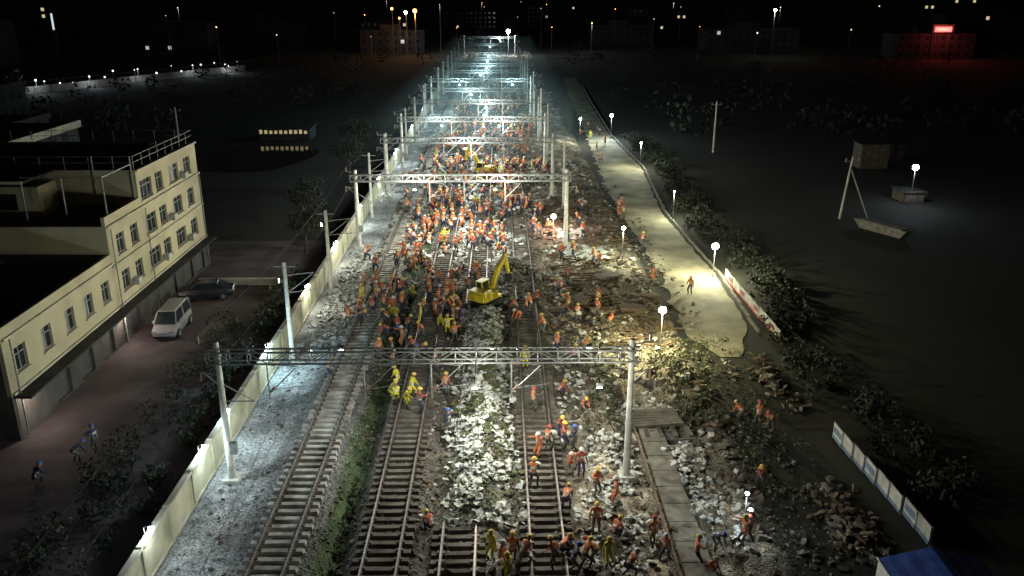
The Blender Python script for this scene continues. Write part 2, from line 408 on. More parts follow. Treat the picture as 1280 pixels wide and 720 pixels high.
for k in range(3):
    for j,yc in enumerate((59.0,61.4,64.6,67.2,70.4,73.6)):
        if k==2 and yc<63: continue
        zz=3.6+k*2.75; wd=(.65,.65,1.1,.75,1.1,.8)[j]
        far.append((yc-wd,yc+wd,zz,zz+1.45))
gf2=[(yc-1,yc+1,.1,2.1) for yc in(59.5,63.2,67,71,74)]
facade(wl,X,57,76,2.72,8.75,[w for w in far if w[3]<8.7]); facade(wl,X-.004,57,76,0,2.70,gf2,m=1)
facade(wl,X,63,76,8.75,11.5,[w for w in far if w[3]>8.7])
windows(gl,fr,sl,X,near+far)
for a,b,c,d in gf+gf2: gl.b2(X-.24,X-.2,a,b,c,d,1)
wl.b2(-46,X-.26,43.0,43.25,0,6.2,1); wl.b2(-46,X-.26,75.75,76,0,11.5); wl.b2(-46,X-.26,63,63.25,8.9,11.5); wl.b2(-46,X-.26,57,57.25,6.3,8.75)
for (ya,yb,z) in((43.1,56.95,2.75),(57.05,76.1,2.75),(57.05,76.1,5.75),(57.05,76.1,8.6),(63.05,76.1,11.35),(43.1,56.95,6.0)):
    sl.b2(X+.003,X+.14,ya,yb,z,z+.14,0)
sl.b2(X+.003,X+1.0,43.1,76.1,2.58,2.70,2)
rf.b2(-46,X-.26,43.26,56.99,6.0,6.1); rf.b2(-46,X-.26,57.26,62.99,8.6,8.7); rf.b2(-46,X-.26,63.26,75.74,11.2,11.3)
wl.b2(X-.25,X,43.0,57,6.2,6.75); wl.b2(-46,X-.26,43.0,43.22,6.2,6.75); wl.b2(X-.25,X,57,63,8.75,9.4)
wl.b2(-37,-33,60,62.6,8.7,10.9); gl.b2(-36,-34.6,59.96,59.99,9.2,10.4,0); wl.b2(-45,-39.5,58.5,62.6,8.7,10.6)
st=MB()
rf.b2(-46,-33,58.2,63.1,11.52,11.66)
sl.b2(-46,-33,58.1,58.19,11.5,11.7,0)
for xx in(-33.2,-39,-45): st.tube((xx,58.4,8.7),(xx,58.4,11.5),.07)
for xx in(-27.4,-30.2): 
    st.tube((xx,58,9.4),(xx,58,12),.06); 
    st.tube((xx,62.8,9.4),(xx,62.8,12.6),.06)
st.beam((-27.4,58,12),(-33,58,12),.07,.07); st.beam((-27.4,58,12),(-27.4,62.8,12),.07,.07)
for y in np.arange(63.2,76,1.6): st.tube((-27.35,y,11.5),(-27.35,y,12.5),.03)
for z in(12.05,12.5): st.beam((-27.35,63.2,z),(-27.35,75.9,z),.035,.035)
for xx in np.arange(-45,-27.3,1.8): st.tube((xx,75.9,11.5),(xx,75.9,12.5),.03); st.tube((xx,63.1,11.5),(xx,63.1,12.5),.03)
for z in(12.05,12.5): st.beam((-46,75.9,z),(-27.35,75.9,z),.035,.035); st.beam((-46,63.1,z),(-27.35,63.1,z),.035,.035)
for (x,y,z) in((-31,48,6.1),(-35,52,6.1),(-38,47,6.1),(-33,68,11.3),(-38,71,11.3),(-30,72,11.3)):
    rf.box((x,y,z+.35),(1.3,.9,.7),0); st.tube((x+1,y,z),(x+1,y,z+.9),.05)
for y in(57.3,63.4,75.7,43.5): st.tube((X+.2,y,.1),(X+.2,y,6.0 if y in(43.5,) else 8.5),.05)
wl.obj('walls',['cream','wallshade'],bd); gl.obj('window_glass',['glass','dsteel'],bd); fr.obj('window_frames',['frame'],bd)
sl.obj('sills_and_bands',['cream2','whitep','roof'],bd); rf.obj('roofs',['roof'],bd); st.obj('railings',['steel'],bd)
for y,P in((44.4,130),(57,170)):  # lamps added to brighten the forecourt; fittings guessed from a lit panel
    mb=MB(); mb.tube((0,0,0),(.5,0,.1),.03); mb.box((.6,0,.08),(.25,.12,.06)); mb.ball((.6,0,.02),.04,1); mb.obj('forecourt_fill_lamp',['dsteel','ewarm'],bd,loc=(X,y,2.42))
    light('POINT',(X+.75,y,2.15),(1,.82,.7),P,bd,size=.05)
def lowbld(name,x0,x1,y0,y1,h,ed='cream2'):
    e=empty(name); a=MB(); a.b2(x0,x1,y0,y1,0,h); 
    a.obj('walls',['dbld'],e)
    r=MB(); r.b2(x0-.2,x1+.2,y0-.2,y1+.2,h+.002,h+.15); r.obj('roof',['roof'],e)
    s=MB(); s.b2(x1+.21,x1+.4,y0-.2,y1+.2,h-.3,h+.5); s.b2(x0-.2,x1+.4,y0-.4,y0-.21,h-.1,h+.2); s.obj('parapet',[ed],e)
    g=MB()
    for k in range(int((y1-y0)/3)):
        for z in np.arange(1.2,h-1.5,3): g.b2(x1+.02,x1+.05,y0+1+k*3,y0+2.4+k*3,z,z+1.4)
    for k in range(int((x1-x0)/3)):
        for z in np.arange(1.2,h-1.5,3): g.b2(x0+1+k*3,x0+2.4+k*3,y0-.05,y0-.02,z,z+1.4)
    g.obj('windows',['glass'],e)
lowbld('workshop_building',-75,-51,84,104,9)
lowbld('workshop_building',-120,-70,120,134,6,'dbld')
lowbld('workshop_building',-150,-95,150,175,7,'dbld')

# ------------------------------------------------------------------ vehicles
def car(name,x,y,rz,mat,van=False):
    H=1.9 if van else 1.45; e=empty(name,(x,y,.02)); e.rotation_euler[2]=rz
    secs=[(-2.25,.45,.72,.72),(-2.15,.3,.88,.84),(-1.2,.25,.98,.88),(0,.22,1.0,.9),(1.3,.25,.98,.88),(2.05,.3,.86,.84),(2.28,.42,.66,.7)]
    if van: secs=[(a,b,c+.1*(a<1.6),d) for a,b,c,d in secs]
    vs=[];fs=[]
    for (yy,zl,zh,hw) in secs:
        vs+=[(-hw*.9,yy,zl),(-hw,yy,(zl+zh)/2),(-hw*.93,yy,zh),(hw*.93,yy,zh),(hw,yy,(zl+zh)/2),(hw*.9,yy,zl)]
    for i in range(len(secs)-1):
        for k in range(6): fs.append((i*6+k,i*6+(k+1)%6,(i+1)*6+(k+1)%6,(i+1)*6+k))
    fs+=[(5,4,3,2,1,0),tuple((len(secs)-1)*6+k for k in range(6))]
    a=MB(); a.add(vs,fs,0)
    zt=1.08 if van else .97
    rf0,rf1=(-2.0,.9) if van else (-1.0,.55); b0,b1=(-2.15,1.55) if van else (-1.7,1.25)
    P=[(-.8,b0,zt),(.8,b0,zt),(.8,b1,zt),(-.8,b1,zt),(-.64,rf0,H-.06),(.64,rf0,H-.06),(.64,rf1,H-.06),(-.64,rf1,H-.06)]
    a.add(P,[(0,1,5,4),(1,2,6,5),(2,3,7,6),(3,0,4,7)],1)
    a.box((0,(rf0+rf1)/2,H-.03),(1.32,rf1-rf0+.08,.07),0,taper=.93)
    for i,j in((4,0),(5,1),(6,2),(7,3)): a.beam(P[i],P[j],.07,.07,0)
    for s in(-1,1):
        a.beam((s*.66,(rf0+rf1)/2,H-.06),(s*.82,(b0+b1)/2,zt),.07,.06,0)
        a.box((s*.98,1.1,zt+.05),(.16,.1,.12),0)
    for s in(-.6,.6): a.box((s,2.24,.68),(.34,.06,.14),3); a.box((s,-2.2,.75),(.3,.06,.14),4)
    for sx in(-.84,.84):
        for yy in(-1.4,1.4): a.tube((sx-.11,yy,.33),(sx+.11,yy,.33),.33,n=16,m=2); a.tube((sx-.12,yy,.33),(sx+.12,yy,.33),.18,n=10,m=3)
    a.obj('body',[mat,'glass','rubber','steel','redp'],e)
car('parked_van',-24.6,59.6,math.pi+.05,'carw',True)
car('parked_car',-24.4,66.8,.2+math.pi/2,'card')
mb=MB(); mb.b2(-26,-18.6,70,70.25,0,.5); mb.b2(-26.1,-18.5,69.95,70.3,.5,.58); mb.obj('low_kerb_wall',['cream2'])

# ------------------------------------------------------------------ excavator
def excav(x,y,rz,sc):
    ex=empty('excavator',(x,y,gz(x,y)-.02)); ex.rotation_euler[2]=math.radians(rz); ex.scale=(sc,sc,sc)
    a=MB()
    for s in(-1,1):
        n=14; prof=[]
        for i in range(n):
            t=2*math.pi*i/n; prof.append(((1.05 if math.cos(t)>0 else -1.05)+.36*math.cos(t),.4+.38*math.sin(t)))
        vs=[(px_,s*.95-.25,pz) for px_,pz in prof]+[(px_,s*.95+.25,pz) for px_,pz in prof]
        a.add(vs,[(i,(i+1)%n,n+(i+1)%n,n+i) for i in range(n)]+[tuple(range(n)),tuple(range(2*n-1,n-1,-1))],1)
        for k in range(-2,3): a.tube((k*.45,s*.95-.27,.36),(k*.45,s*.95+.27,.36),.16,n=8,m=2)
        for k in range(9): a.box((-1.2+k*.3,s*.95,.8),(.06,.54,.05),2)
    a.tube((0,0,.55),(0,0,.95),.6,n=14,m=2)
    a.box((-.25,0,1.05),(2.9,2.2,.22),0)
    a.box((-1.05,0,1.55),(1.25,2.15,.8),0,taper=.93); a.box((-1.72,0,1.35),(.35,2.1,.7),0,taper=.85)
    a.box((.15,-.72,1.45),(1.1,.65,.58),0,taper=.95)
    a.box((.35,.68,1.4),(1.35,.8,.5),0); a.box((.35,.68,2.05),(1.28,.74,.8),3,taper=.92); a.box((.3,.68,2.5),(1.3,.78,.1),0)
    for xx in(-.27,.98):
        for yy2 in(.33,1.03): a.beam((xx,yy2,1.6),(xx*.93+.02,(yy2-.68)*.93+.68,2.48),.08,.08,0)
    a.tube((-1.1,-.5,1.95),(-1.1,-.5,2.5),.06,n=8,m=2)
    a.beam((.9,-.1,1.3),(2.0,-.1,3.5),.38,.5,0,.36,.55); a.beam((1.9,-.1,3.4),(3.3,-.1,4.5),.36,.55,0,.3,.4)
    a.beam((3.1,-.1,4.8),(3.9,-.1,2.5),.28,.46,0,.24,.3)
    a.tube((1.0,.15,1.35),(1.85,.15,2.8),.07,n=8,m=4); a.tube((1.0,-.35,1.35),(1.85,-.35,2.8),.07,n=8,m=4); a.tube((2.0,-.1,4.0),(3.05,-.1,4.85),.07,n=8,m=4); a.tube((3.4,-.1,4.3),(3.95,-.1,2.8),.05,n=8,m=4)
    bk=[(4.35,2.0),(4.75,1.95),(4.95,1.5),(4.75,1.05),(4.3,.95),(4.15,1.05),(4.45,1.25),(4.6,1.5),(4.45,1.8)]
    bk=[(p-.6,q+.55) for p,q in bk]
    n=len(bk); vs=[(p[0],-.5,p[1]) for p in bk]+[(p[0],.3,p[1]) for p in bk]
    a.add(vs,[(i,(i+1)%n,n+(i+1)%n,n+i) for i in range(n)],2)
    a.add([(p[0],-.5,p[1]) for p in bk],[(0,1,2,7,8),(2,3,4,5,6,7)],2); a.add([(p[0],.3,p[1]) for p in bk],[(0,1,2,7,8),(2,3,4,5,6,7)],2)
    for k in range(4): a.box((3.52,-.42+k*.22,1.55),(.16,.08,.05),4)
    a.obj('machine',['yel','rubber','dsteel','glass','steel'],ex)
excav(-1.1,63.2,55,.78); excav(-2.0,113,150,.8)

# ------------------------------------------------------------------ debris
def ico():
    import bmesh
    bm=bmesh.new(); bmesh.ops.create_icosphere(bm,subdivisions=2,radius=1); bm.verts.ensure_lookup_table()
    v=np.array([q.co[:] for q in bm.verts]); f=[tuple(x.index for x in q.verts) for q in bm.faces]; bm.free(); return v,f
IV,IF=ico(); IVp=np.sign(IV)*np.abs(IV)**.62
BOXV=np.array([(-1,-1,-1),(1,-1,-1),(1,1,-1),(-1,1,-1),(-1,-1,1),(1,-1,1),(1,1,1),(-1,1,1)],float)*.5
BOXF=[(0,3,2,1),(4,5,6,7),(0,1,5,4),(1,2,6,5),(2,3,7,6),(3,0,4,7)]
def rot():
    a,b_,c=U(0,6.28),U(-.45,.45),U(-.45,.45); return np.array(Matrix.Rotation(a,3,'Z')@Matrix.Rotation(b_,3,'X')@Matrix.Rotation(c,3,'Y'))
def bag(mb,x,y,z,s,m):
    v=IVp*np.array([s*.5*U(.8,1.1),s*.32*U(.8,1.2),s*.16*U(.8,1.4)])*(1+.12*np.random.randn(len(IVp),1)*.6)
    v=v@rot().T+np.array([x,y,z+s*.1]); mb.add(v,IF,m)
def frag(mb,x,y,z,dims,m,jit=.25,up=False):
    v=BOXV*(1+jit*np.random.uniform(-1,1,(8,3)))*np.array(dims); v=v@rot().T+np.array([x,y,z+dims[2]*.3]); mb.add(v,BOXF,m)
def scrap(mb,x,y,z,s,m):
    g=[(i,j,0) for j in(-1,0,1) for i in(-1,0,1)]
    v=np.array(g,float)*s*.5; v[:,2]+=np.random.uniform(-.3,.3,9)*s; v[:,:2]+=np.random.uniform(-.2,.2,(9,2))*s
    v=v@rot().T+np.array([x,y,z+.15*s+.05]); mb.add(v,[(0,1,4,3),(1,2,5,4),(3,4,7,6),(4,5,8,7)],m)
def gauss(c,s): return c+s*np.clip(np.random.randn(),-2.2,2.2)
mb=MB()
for i in range(3600):
    y=U(33.5,61.5); x=gauss(-1.0+.25*math.sin(y*.4),.85); z=gz(x,y); k=R()
    if noise.noise(Vector((x*.9,y*.6,77)))<-.15: continue
    if k<.16: bag(mb,x,y,z,U(.25,.55),0 if R()<.75 else 1)
    elif k<.88: scrap(mb,x,y,z+U(0,.35),U(.12,.38),0 if R()<.65 else 2)
    else: frag(mb,x,y,z,(U(.1,.35),U(.1,.25),U(.05,.15)),3)
for i in range(2000):
    x=gauss(-1.0,.95); y=U(33.5,61.5); scrap(mb,x,y,gz(x,y)+.18,U(.1,.28),4)
mb.obj('sack_heap',['bagw','bagg','sheet','stone','weed'])
# second long row of sacks continuing into the distance between the centre tracks
mb=MB()
for i in range(1500):
    y=U(66,135); x=gauss(-3.45 if R()<.4 else .25,.35)
    if noise.noise(Vector((x*.5,y*.25,91)))<-.2: continue
    if R()<.4: bag(mb,x,y,gz(x,y)+U(0,.35),U(.35,.65),0 if R()<.7 else 1)
    else: scrap(mb,x,y,gz(x,y)+U(0,.4),U(.2,.5),0 if R()<.6 else 2)
mb.obj('sack_heap',['bagw','bagg','sheet'])
mb=MB()
for cx,cy,sx,sy,n in((5.6,34.5,.9,2.6,340),(9.3,38.5,1.0,2.6,380),(8.2,45.5,1.4,1.4,220),(10.7,34,.7,3,80),(6.2,40.5,.9,1.5,90),(4.2,47,1,2.5,110),(7.0,55,2.4,4,200)):
    for i in range(n):
        x=gauss(cx,sx); y=gauss(cy,sy); 
        if x>12.8 or x<3.4 or noise.noise(Vector((x*.9,y*.6,37)))<-.15: continue
        h=.4*math.exp(-((x-cx)/sx)**2-((y-cy)/sy)**2)*R()
        if R()<.35: bag(mb,x,y,gz(x,y)+h,U(.25,.45),0 if R()<.65 else 1)
        else: scrap(mb,x,y,gz(x,y)+h,U(.12,.36),0 if R()<.6 else 2)
mb.obj('sandbag_pile',['bagw','bagg','sheet'])
mb=MB()
for i in range(600):
    y=U(55,78); x=gauss(-12.6,.9)
    if x<-14.4: continue
    k=R()
    if k<.6: scrap(mb,x,y,gz(x,y),U(.2,.5),0)
    else: bag(mb,x,y,gz(x,y),U(.25,.5),1)
mb.obj('sandbag_pile',['sheet','bagg'])
mb=MB()
for i in range(900):
    x=gauss(1.2,.9); y=gauss(71,3.2); z=gz(x,y)+1.2*math.exp(-((x-1.2)/1.2)**2-((y-71)/3)**2)*R()
    k=R()
    if k<.5: scrap(mb,x,y,z,U(.2,.6),0)
    else: frag(mb,x,y,z,(U(.2,.9),U(.1,.4),U(.08,.3)),1 if R()<.6 else 2)
mb.obj('rubble_heap',['bagg','stone','dirt'])
def rubble(n,x0,x1,y0,y1,smin,smax,mats,pr,name='rubble_scatter'):
    mb=MB()
    for i in range(n):
        x=U(x0,x1); y=U(y0,y1)
        if noise.noise(Vector((x*.45,y*.3,31)))+R()*.7<.12: continue
        s=smin+(smax-smin)*R()**2; k=random.choices(range(len(mats)),pr)[0]
        if R()<.3: scrap(mb,x,y,gz(x,y),s*1.1,k)
        else: frag(mb,x,y,gz(x,y),(s,s*U(.4,1),s*U(.2,.7)),k)
    mb.obj(name,mats)
rubble(5200,3.5,12.8,28,125,.07,.5,['stone','dirt','bagw','wood'],[4,4,2.2,2])
rubble(4200,-4.1,.9,28,140,.06,.36,['stone','dirt','bagw','wood'],[4,5,1.6,2])
rubble(1700,-11.8,-6.3,56,130,.08,.4,['stone','dirt','bagg'],[4,4,2])
rubble(2600,-11.5,3.6,66,160,.2,.75,['bagg','dirt','bagw','wood'],[4,3,4,2])
rubble(700,-8.1,-6.6,28,60,.06,.25,['stone','dirt','leaf'],[2,3,5])
rubble(1100,1,3.4,28,120,.06,.25,['stone','dirt','bagg'],[4,4,1])
rubble(1100,-6.6,-3.4,28,66,.05,.25,['stone','dirt','bagg'],[4,5,1])
rubble(500,-14.4,-11.5,28,60,.05,.2,['stone','dirt','bagg'],[4,4,2])
rubble(1100,12.5,15.8,28,110,.06,.35,['stone','dirt','bagg'],[4,5,1])
mb=MB()
for i in range(4000):
    x=U(-12,-7.9); y=U(24,70); s=U(.04,.10); frag(mb,x,y,gz(x,y),(s,s*.8,s*.7),0 if R()<.5 else 1,.3)
for i in range(3000):
    x=U(-6.6,-3.6); y=U(24,60); s=U(.04,.10); frag(mb,x,y,gz(x,y),(s,s*.8,s*.7),1 if R()<.5 else 2,.3)
mb.obj('ballast_stones',['conc','stone','dirt'])
def stack(x,y,rz,nl,nw,ln=2.5,mat='wood',w=.24,h=.18):
    mb=MB()
    for l in range(nl):
        for k in range(nw):
            if l%2==0: mb.box((U(-.06,.06),(k-nw/2)*(w+.05),h/2+l*(h+.004)),(ln,w,h),0,rz=U(-.03,.03))
            else: mb.box((-ln*.4+k*ln*.8/max(1,nw-1),0,h/2+l*(h+.004)),(w,nw*(w+.05),h),0,rz=U(-.03,.03))
    mb.obj('timber_stack' if mat=='wood' else 'sleeper_stack',[mat],loc=(x,y,gz(x,y)),rz=rz)
stack(8.9,44.0,.1,3,7,2.9,'sleeper2'); stack(9.4,42.4,.05,2,4,3,'sleeper2')
for (x,y,r) in((8,66,.3),(10.4,62,-.2),(7.2,72,.1),(9.3,70,.5),(11.8,66,-.1),(6.4,64,1.2),(12,83,.2),(10.2,90,.4),(9,60,.0),(11.8,59,.3),(8.3,96,1)):
    stack(x,y,r,random.choice((1,2,3)),random.choice((3,4,5)),U(1.8,2.8),random.choice(('wood','sleeper2')))
mb=MB()
for i in range(200):
    x=U(5,13); y=U(54,100); mb.box((x,y,gz(x,y)+.15),(U(.8,2.4),.13,.1),0,rz=gauss(.2,.6),ry=U(-.08,.08))
mb.obj('scattered_planks',['wood'])
mb=MB()
for cx,cy,sx,sy in((8.3,78,4,5),(7.4,84,2.5,4)):
    n=14; vs=[(cx+(i/n-.5)*sx*(1+.15*math.sin(j)),cy+(j/n-.5)*sy*(1+.1*math.sin(i*1.3)),gz(cx+(i/n-.5)*sx,cy+(j/n-.5)*sy)+.12+.14*noise.noise(Vector((i*.6,j*.6,cx)))) for j in range(n+1) for i in range(n+1)]
    mb.add(vs,[(j*(n+1)+i,j*(n+1)+i+1,(j+1)*(n+1)+i+1,(j+1)*(n+1)+i) for j in range(n) for i in range(n)],0)
mb.obj('ground_tarpaulin',['sheet'],smooth=True)
mb=MB()
for cx,cy,sx,sy,n in((17.6,50,.5,2.0,90),(16.6,34,.7,1.8,150),(12.2,46,.5,5,60)):
    for i in range(n):
        x=gauss(cx,sx); y=gauss(cy,sy); frag(mb,x,y,gz(x,y)+.5*R()*math.exp(-((x-cx)/sx)**2),(U(.15,.7),U(.1,.3),U(.06,.2)),random.choice((0,0,1)))
mb.obj('rubble_heap',['wood','stone','bagg'])

# ------------------------------------------------------------------ barriers, tent
def barrier(y0,y1,x0,x1,h,mats):
    mb=MB(); n=int((y1-y0)/1.2)
    for i in range(n):
        ya=y0+(y1-y0)*i/n; yb=y0+(y1-y0)*(i+1)/n-.03; xa=x0+(x1-x0)*i/n; c=(xa+U(-.04,.04),(ya+yb)/2)
        mb.box((c[0],c[1],.1+h*.5),(.06,yb-ya,h),0)
        mb.box((c[0]-.045,c[1],.1+h*.12),(.02,yb-ya,h*.2),1)
        if i%3==1: mb.box((c[0]-.045,c[1],.1+h*.6),(.02,(yb-ya)*.8,h*.35),1)
        mb.tube((c[0]+.06,ya,0),(c[0]+.06,ya,h+.15),.025,n=6,m=2); mb.beam((c[0]+.06,ya,h*.8),(c[0]+.7,ya,.02),.04,.04,2)
    mb.obj('barrier_fence',mats)
barrier(56.5,71,20.2,19.9,.9,['whitep','redp','steel'])
barrier(32.5,42.6,19.6,18.8,.95,['whitep','bluep','steel'])
mb=MB(); n=12
e=empty('site_tent')
vs=[];fs=[]
for i in range(n+1):
    x=15.6+4.2*i/n; z=1.9+.55*(1-abs(i/n-.5)*2)+.02*(i%2)
    vs+=[(x,24.5,z),(x,29.2,z)]
for i in range(n): fs.append((2*i,2*i+2,2*i+3,2*i+1))
mb.add(vs,fs,0)
mb.b2(15.6,15.64,24.5,29.2,.9,1.88,1); mb.b2(15.55,15.6,24.4,29.3,1.85,1.93,1)
mb.obj('canopy',['blue','whitep'],e)
mb=MB()
for x in(15.7,19.7):
    for y in(24.6,29.1): mb.tube((x,y,0),(x,y,1.9),.04)
mb.obj('poles',['steel'],e)

# ------------------------------------------------------------------ vegetation
def leaves(mb,cx,cy,cz,rx,ry,rz_,n,s,m=0):
    for i in range(n):
        d=np.random.randn(3); d/=np.linalg.norm(d); r=(.45+.55*R()); 
        p=np.array([cx,cy,cz])+d*np.array([rx,ry,rz_])*r
        if noise.noise(Vector(p*1.1))<-.18: continue
        if p[2]<.03: p[2]=.05+.1*R()
        a=np.random.randn(3); a/=np.linalg.norm(a); b_=np.cross(a,np.random.randn(3)); b_/=np.linalg.norm(b_)
        ss=s*U(.6,1.3); mb.add([p-a*ss,p+b_*ss*.5,p+a*ss,p-b_*ss*.5],[(0,1,2,3)],m if R()<.6 else 1-m)
mb=MB()
for i in range(95):
    y=U(28,72); x=U(-21.2,-16.3) if y<60 else U(-18.5,-16.3); r=U(.5,1.3); leaves(mb,x,y,r*.7,r,r,r*U(.7,1.1),130,.13)
mb.obj('roadside_shrubs',['leafd','leaf'])
mb=MB()
for i in range(190):
    y=U(36,150); x=np.interp(y,[p[0] for p in Rr],[p[1] for p in Rr])+U(1.8,5.5); r=U(.5,1.2); leaves(mb,x,y,r*.6,r,r*1.3,r*U(.6,1.0),100,.16)
mb.obj('roadside_shrubs',['leafd','leafd'])
mb=MB()
for i in range(420):
    y=U(24,70); x=gauss(-7.4,.3); leaves(mb,x,y,.15,.25,.3,.2,14,.09)
for i in range(260):
    y=U(40,56); x=gauss(6.4,.7); leaves(mb,x,y,gz(x,y)+.15,.3,.4,.3,12,.1)
for i in range(260):
    y=U(44,54); x=gauss(11.6,.7); leaves(mb,x,y,.35,.4,.5,.5,16,.1)
for i in range(260):
    y=U(30,57); x=gauss(14.2,1.5); leaves(mb,x,y,.2,.5,.5,.3,16,.09,0)
mb.obj('weeds',['leaf','weed'])
def tree(x,y,h,r):
    e=empty('broadleaf_tree',(x,y,0)); t=MB(); t.tube((0,0,0),(.1,0,h*.45),.16,.1,8); t.tube((.1,0,h*.45),(.2,.1,h*.8),.1,.04,7)
    l=MB()
    for k in range(9):
        a=k*2.4; q=(r*.6*math.cos(a),r*.6*math.sin(a),h*(.55+.04*k)); t.tube((.1,0,h*(.35+.04*k)),q,.05,.015,5)
        leaves(l,q[0],q[1],q[2],r*.5,r*.5,r*.42,200,.15)
    leaves(l,0,0,h*.9,r*.5,r*.5,r*.5,200,.15)
    t.obj('trunk',['bark'],e); l.obj('crown',['leafd','leafd'],e)
for a in((-19,80,4.5,1.8),(-21,90,5,2.2),(-20,112,6,2.4),(-22,130,6,2.5)): tree(*a)
mb=MB()
for i in range(330):
    y=150+R()**1.5*500; s=random.choice((-1,1)); x=s*U(24,60+y*.6)
    if s<0 and y<190 and x>-60: continue
    r=U(1.5,4); leaves(mb,x,y,r*.8,r*1.4,r,r,60,.6)
mb.obj('distant_tree_belt',['leafd','leafd'])

# ------------------------------------------------------------------ background
e=empty('lit_pavilion',(-37.0,147,0)); mb=MB(); mb.b2(-4.4,4.4,0,5,0,2.0,0); mb.b2(-4.8,4.8,-.8,5.6,2.05,2.2,1)
for k in range(10): mb.b2(-4.2+k*.85,-3.7+k*.85,-.06,-.02,1.1,1.7+U(-.1,.1),2)
mb.obj('structure',['dbld','roof','ewin2'],e)
mb=MB()
vs=[(-38+9*math.cos(t)*(1+.1*math.sin(3*t)),131+13*math.sin(t)*(1+.1*math.cos(2*t)),.0) for t in np.linspace(0,2*math.pi,40,endpoint=False)]
mb.add(vs,[tuple(range(40))]); mb.obj('pond',['water'])
e=empty('retaining_wall'); mb=MB(); mh=MB()
P0=Vector((-135,186,0)); P1=Vector((-83,286,0))
mb.beam(P0+Vector((0,0,.9)),P1+Vector((0,0,.9)),.6,1.8,0); mb.beam(P0+Vector((3,0,3.2)),P1+Vector((3,0,3.2)),.1,.1,0)
mb.obj('wall',['stone'],e)
for k in range(26):
    p=P0.lerp(P1,min(1,(k+U(0,.9))/26))+Vector((1.2,-.8,0)); hh=U(1.8,3.8); mh.tube(p,p+Vector((0,0,hh)),.06,n=5,m=1); mh.ball(p+Vector((0,0,hh+.1)),U(.08,.3),0)
    if k%4==0: light('POINT',p+Vector((1,-.5,hh-.6)),(.8,.9,1),400,e)
mh.obj('lamps',['dimc','dsteel'],e)
def upole(x,y,h,lean=0,guy=None):
    mb=MB(); mb.tube((0,0,0),(lean,0,h),.16,.1,8,0); mb.beam((lean-.8,0,h-.5),(lean+.8,0,h-.5),.1,.1,1)
    for s in(-.7,0,.7): mb.tube((lean+s,0,h-.45),(lean+s,0,h-.15),.06,n=6,m=1)
    if guy: mb.tube((lean,0,h*.8),(guy,0,0),.06,.06,6,0)
    mb.obj('utility_pole',['polec','steel'],loc=(x,y,0))
upole(38.2,92,7,.6,3.2); upole(34,134,8.0); upole(-48,128,8)
mb=MB()
for (x,y,z,w,h) in((54,122,0,4,3.4),(59,128,0,4,2.4),(50,101,0,2.6,1.2)):
    mb.box((x,y,z+h/2),(w,3,h),0); mb.box((x,y,z+h+.1),(w+.4,3.4,.15),1)
    for k in range(4): mb.box((x-w*.4+k*w*.27,y-1.53,h*.5),(.06,.04,h*.95),1)
mb.obj('storage_shed',['dirt','roof'])
mb=MB(); mb.box((40.4,86,.5),(.9,5,.9),0,rz=.5,taper=1.3); mb.box((40.4,86,1.0),(1.1,5.4,.08),1,rz=.5); mb.obj('concrete_trough',['stone','stone'])
def apt(x,y,w,d,h,lit=.05):
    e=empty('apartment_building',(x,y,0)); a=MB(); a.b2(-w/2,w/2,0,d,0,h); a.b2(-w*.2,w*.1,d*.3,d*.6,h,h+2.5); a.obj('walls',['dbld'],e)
    g=MB(); nf=int(h/3); nc=int(w/3.2)
    for i in range(nf):
        for j in range(nc):
            k=0
            if R()<lit: k=random.choice((1,1,2))
            xx=-w/2+1+j*3.2; g.b2(xx,xx+1.4,-.08,-.02,1+i*3,2.4+i*3,k)
    g.obj('windows',['glass','ewin','ewinc'],e)
    b=MB(); b.b2(-w/2-.2,w/2+.2,-.3,-.09,h-.2,h+.3); b.obj('parapet',['dbld'],e)
for (x,y,w,d,h) in((-190,300,40,14,15),(-150,380,50,14,12),(-230,420,40,16,18),(-110,420,36,14,12),(-60,480,30,14,9),(-45,370,26,12,9),(60,430,30,12,9),(110,380,40,14,9),(168,336,30,14,9),(215,380,44,14,15),(150,480,50,14,15),(260,480,60,16,21),(95,520,40,14,15),(-330,520,60,18,24),(-20,620,40,14,12),(40,640,40,14,15),(190,240,26,12,8),(150,200,24,14,7),(-180,230,40,14,8)):
    apt(x,y,w,d,h,.035)
def floodmast(x,y,z,r,emat,col=None,P=0):
    mb=MB(); mb.tube((0,0,0),(0,0,z),.2,.1,6,0); mb.box((0,0,z),(r*1.6,.3,.2),0); mb.ball((0,-.4,z+.1),r,1,10,6)
    o=mb.obj('floodlight_mast',['dsteel',emat],loc=(x,y,0))
    if P: light('POINT',(0,-1,z-1-r),col,P,o,size=.3)
floodmast(3.8,352,9.4,.8,'ecool',(.8,.95,1),7000)
floodmast(109,350,17.5,.55,'ewarm',(1,.95,.8),1200)
floodmast(88,300,11,.25,'dimc'); floodmast(-33,352,17.2,.8,'eor',(1,.4,.1),6000); floodmast(-42,352,18,.5,'eor'); floodmast(-37,356,16.5,.6,'ewarm'); floodmast(-39,350,14.5,.4,'eor')
for (x,y,z) in((20,420,16),(-60,400,17),(70,400,15),(130,410,18),(140,350,13),(180,420,19),(-130,350,16),(-150,420,18),(210,330,12),(232,360,16),(-8,500,18),(28,520,19),(90,440,17),(-80,320,12),(-95,300,14),(40,380,14),(55,420,18),(-20,420,9),(-52,360,10),(-70,380,15),(75,330,12),(250,400,17),(-25,380,19),(15,600,20),(30,560,21),(-12,640,20),(-75,600,20),(110,560,20),(200,560,20),(24,400,12),(10,470,14)):
    floodmast(x,y,z+U(-3,1),U(.1,.26),random.choice(('dimc','dimw','dimw','eor')),random.choice(((1,.8,.5),(.8,.9,1))),500 if R()<.12 else 0)
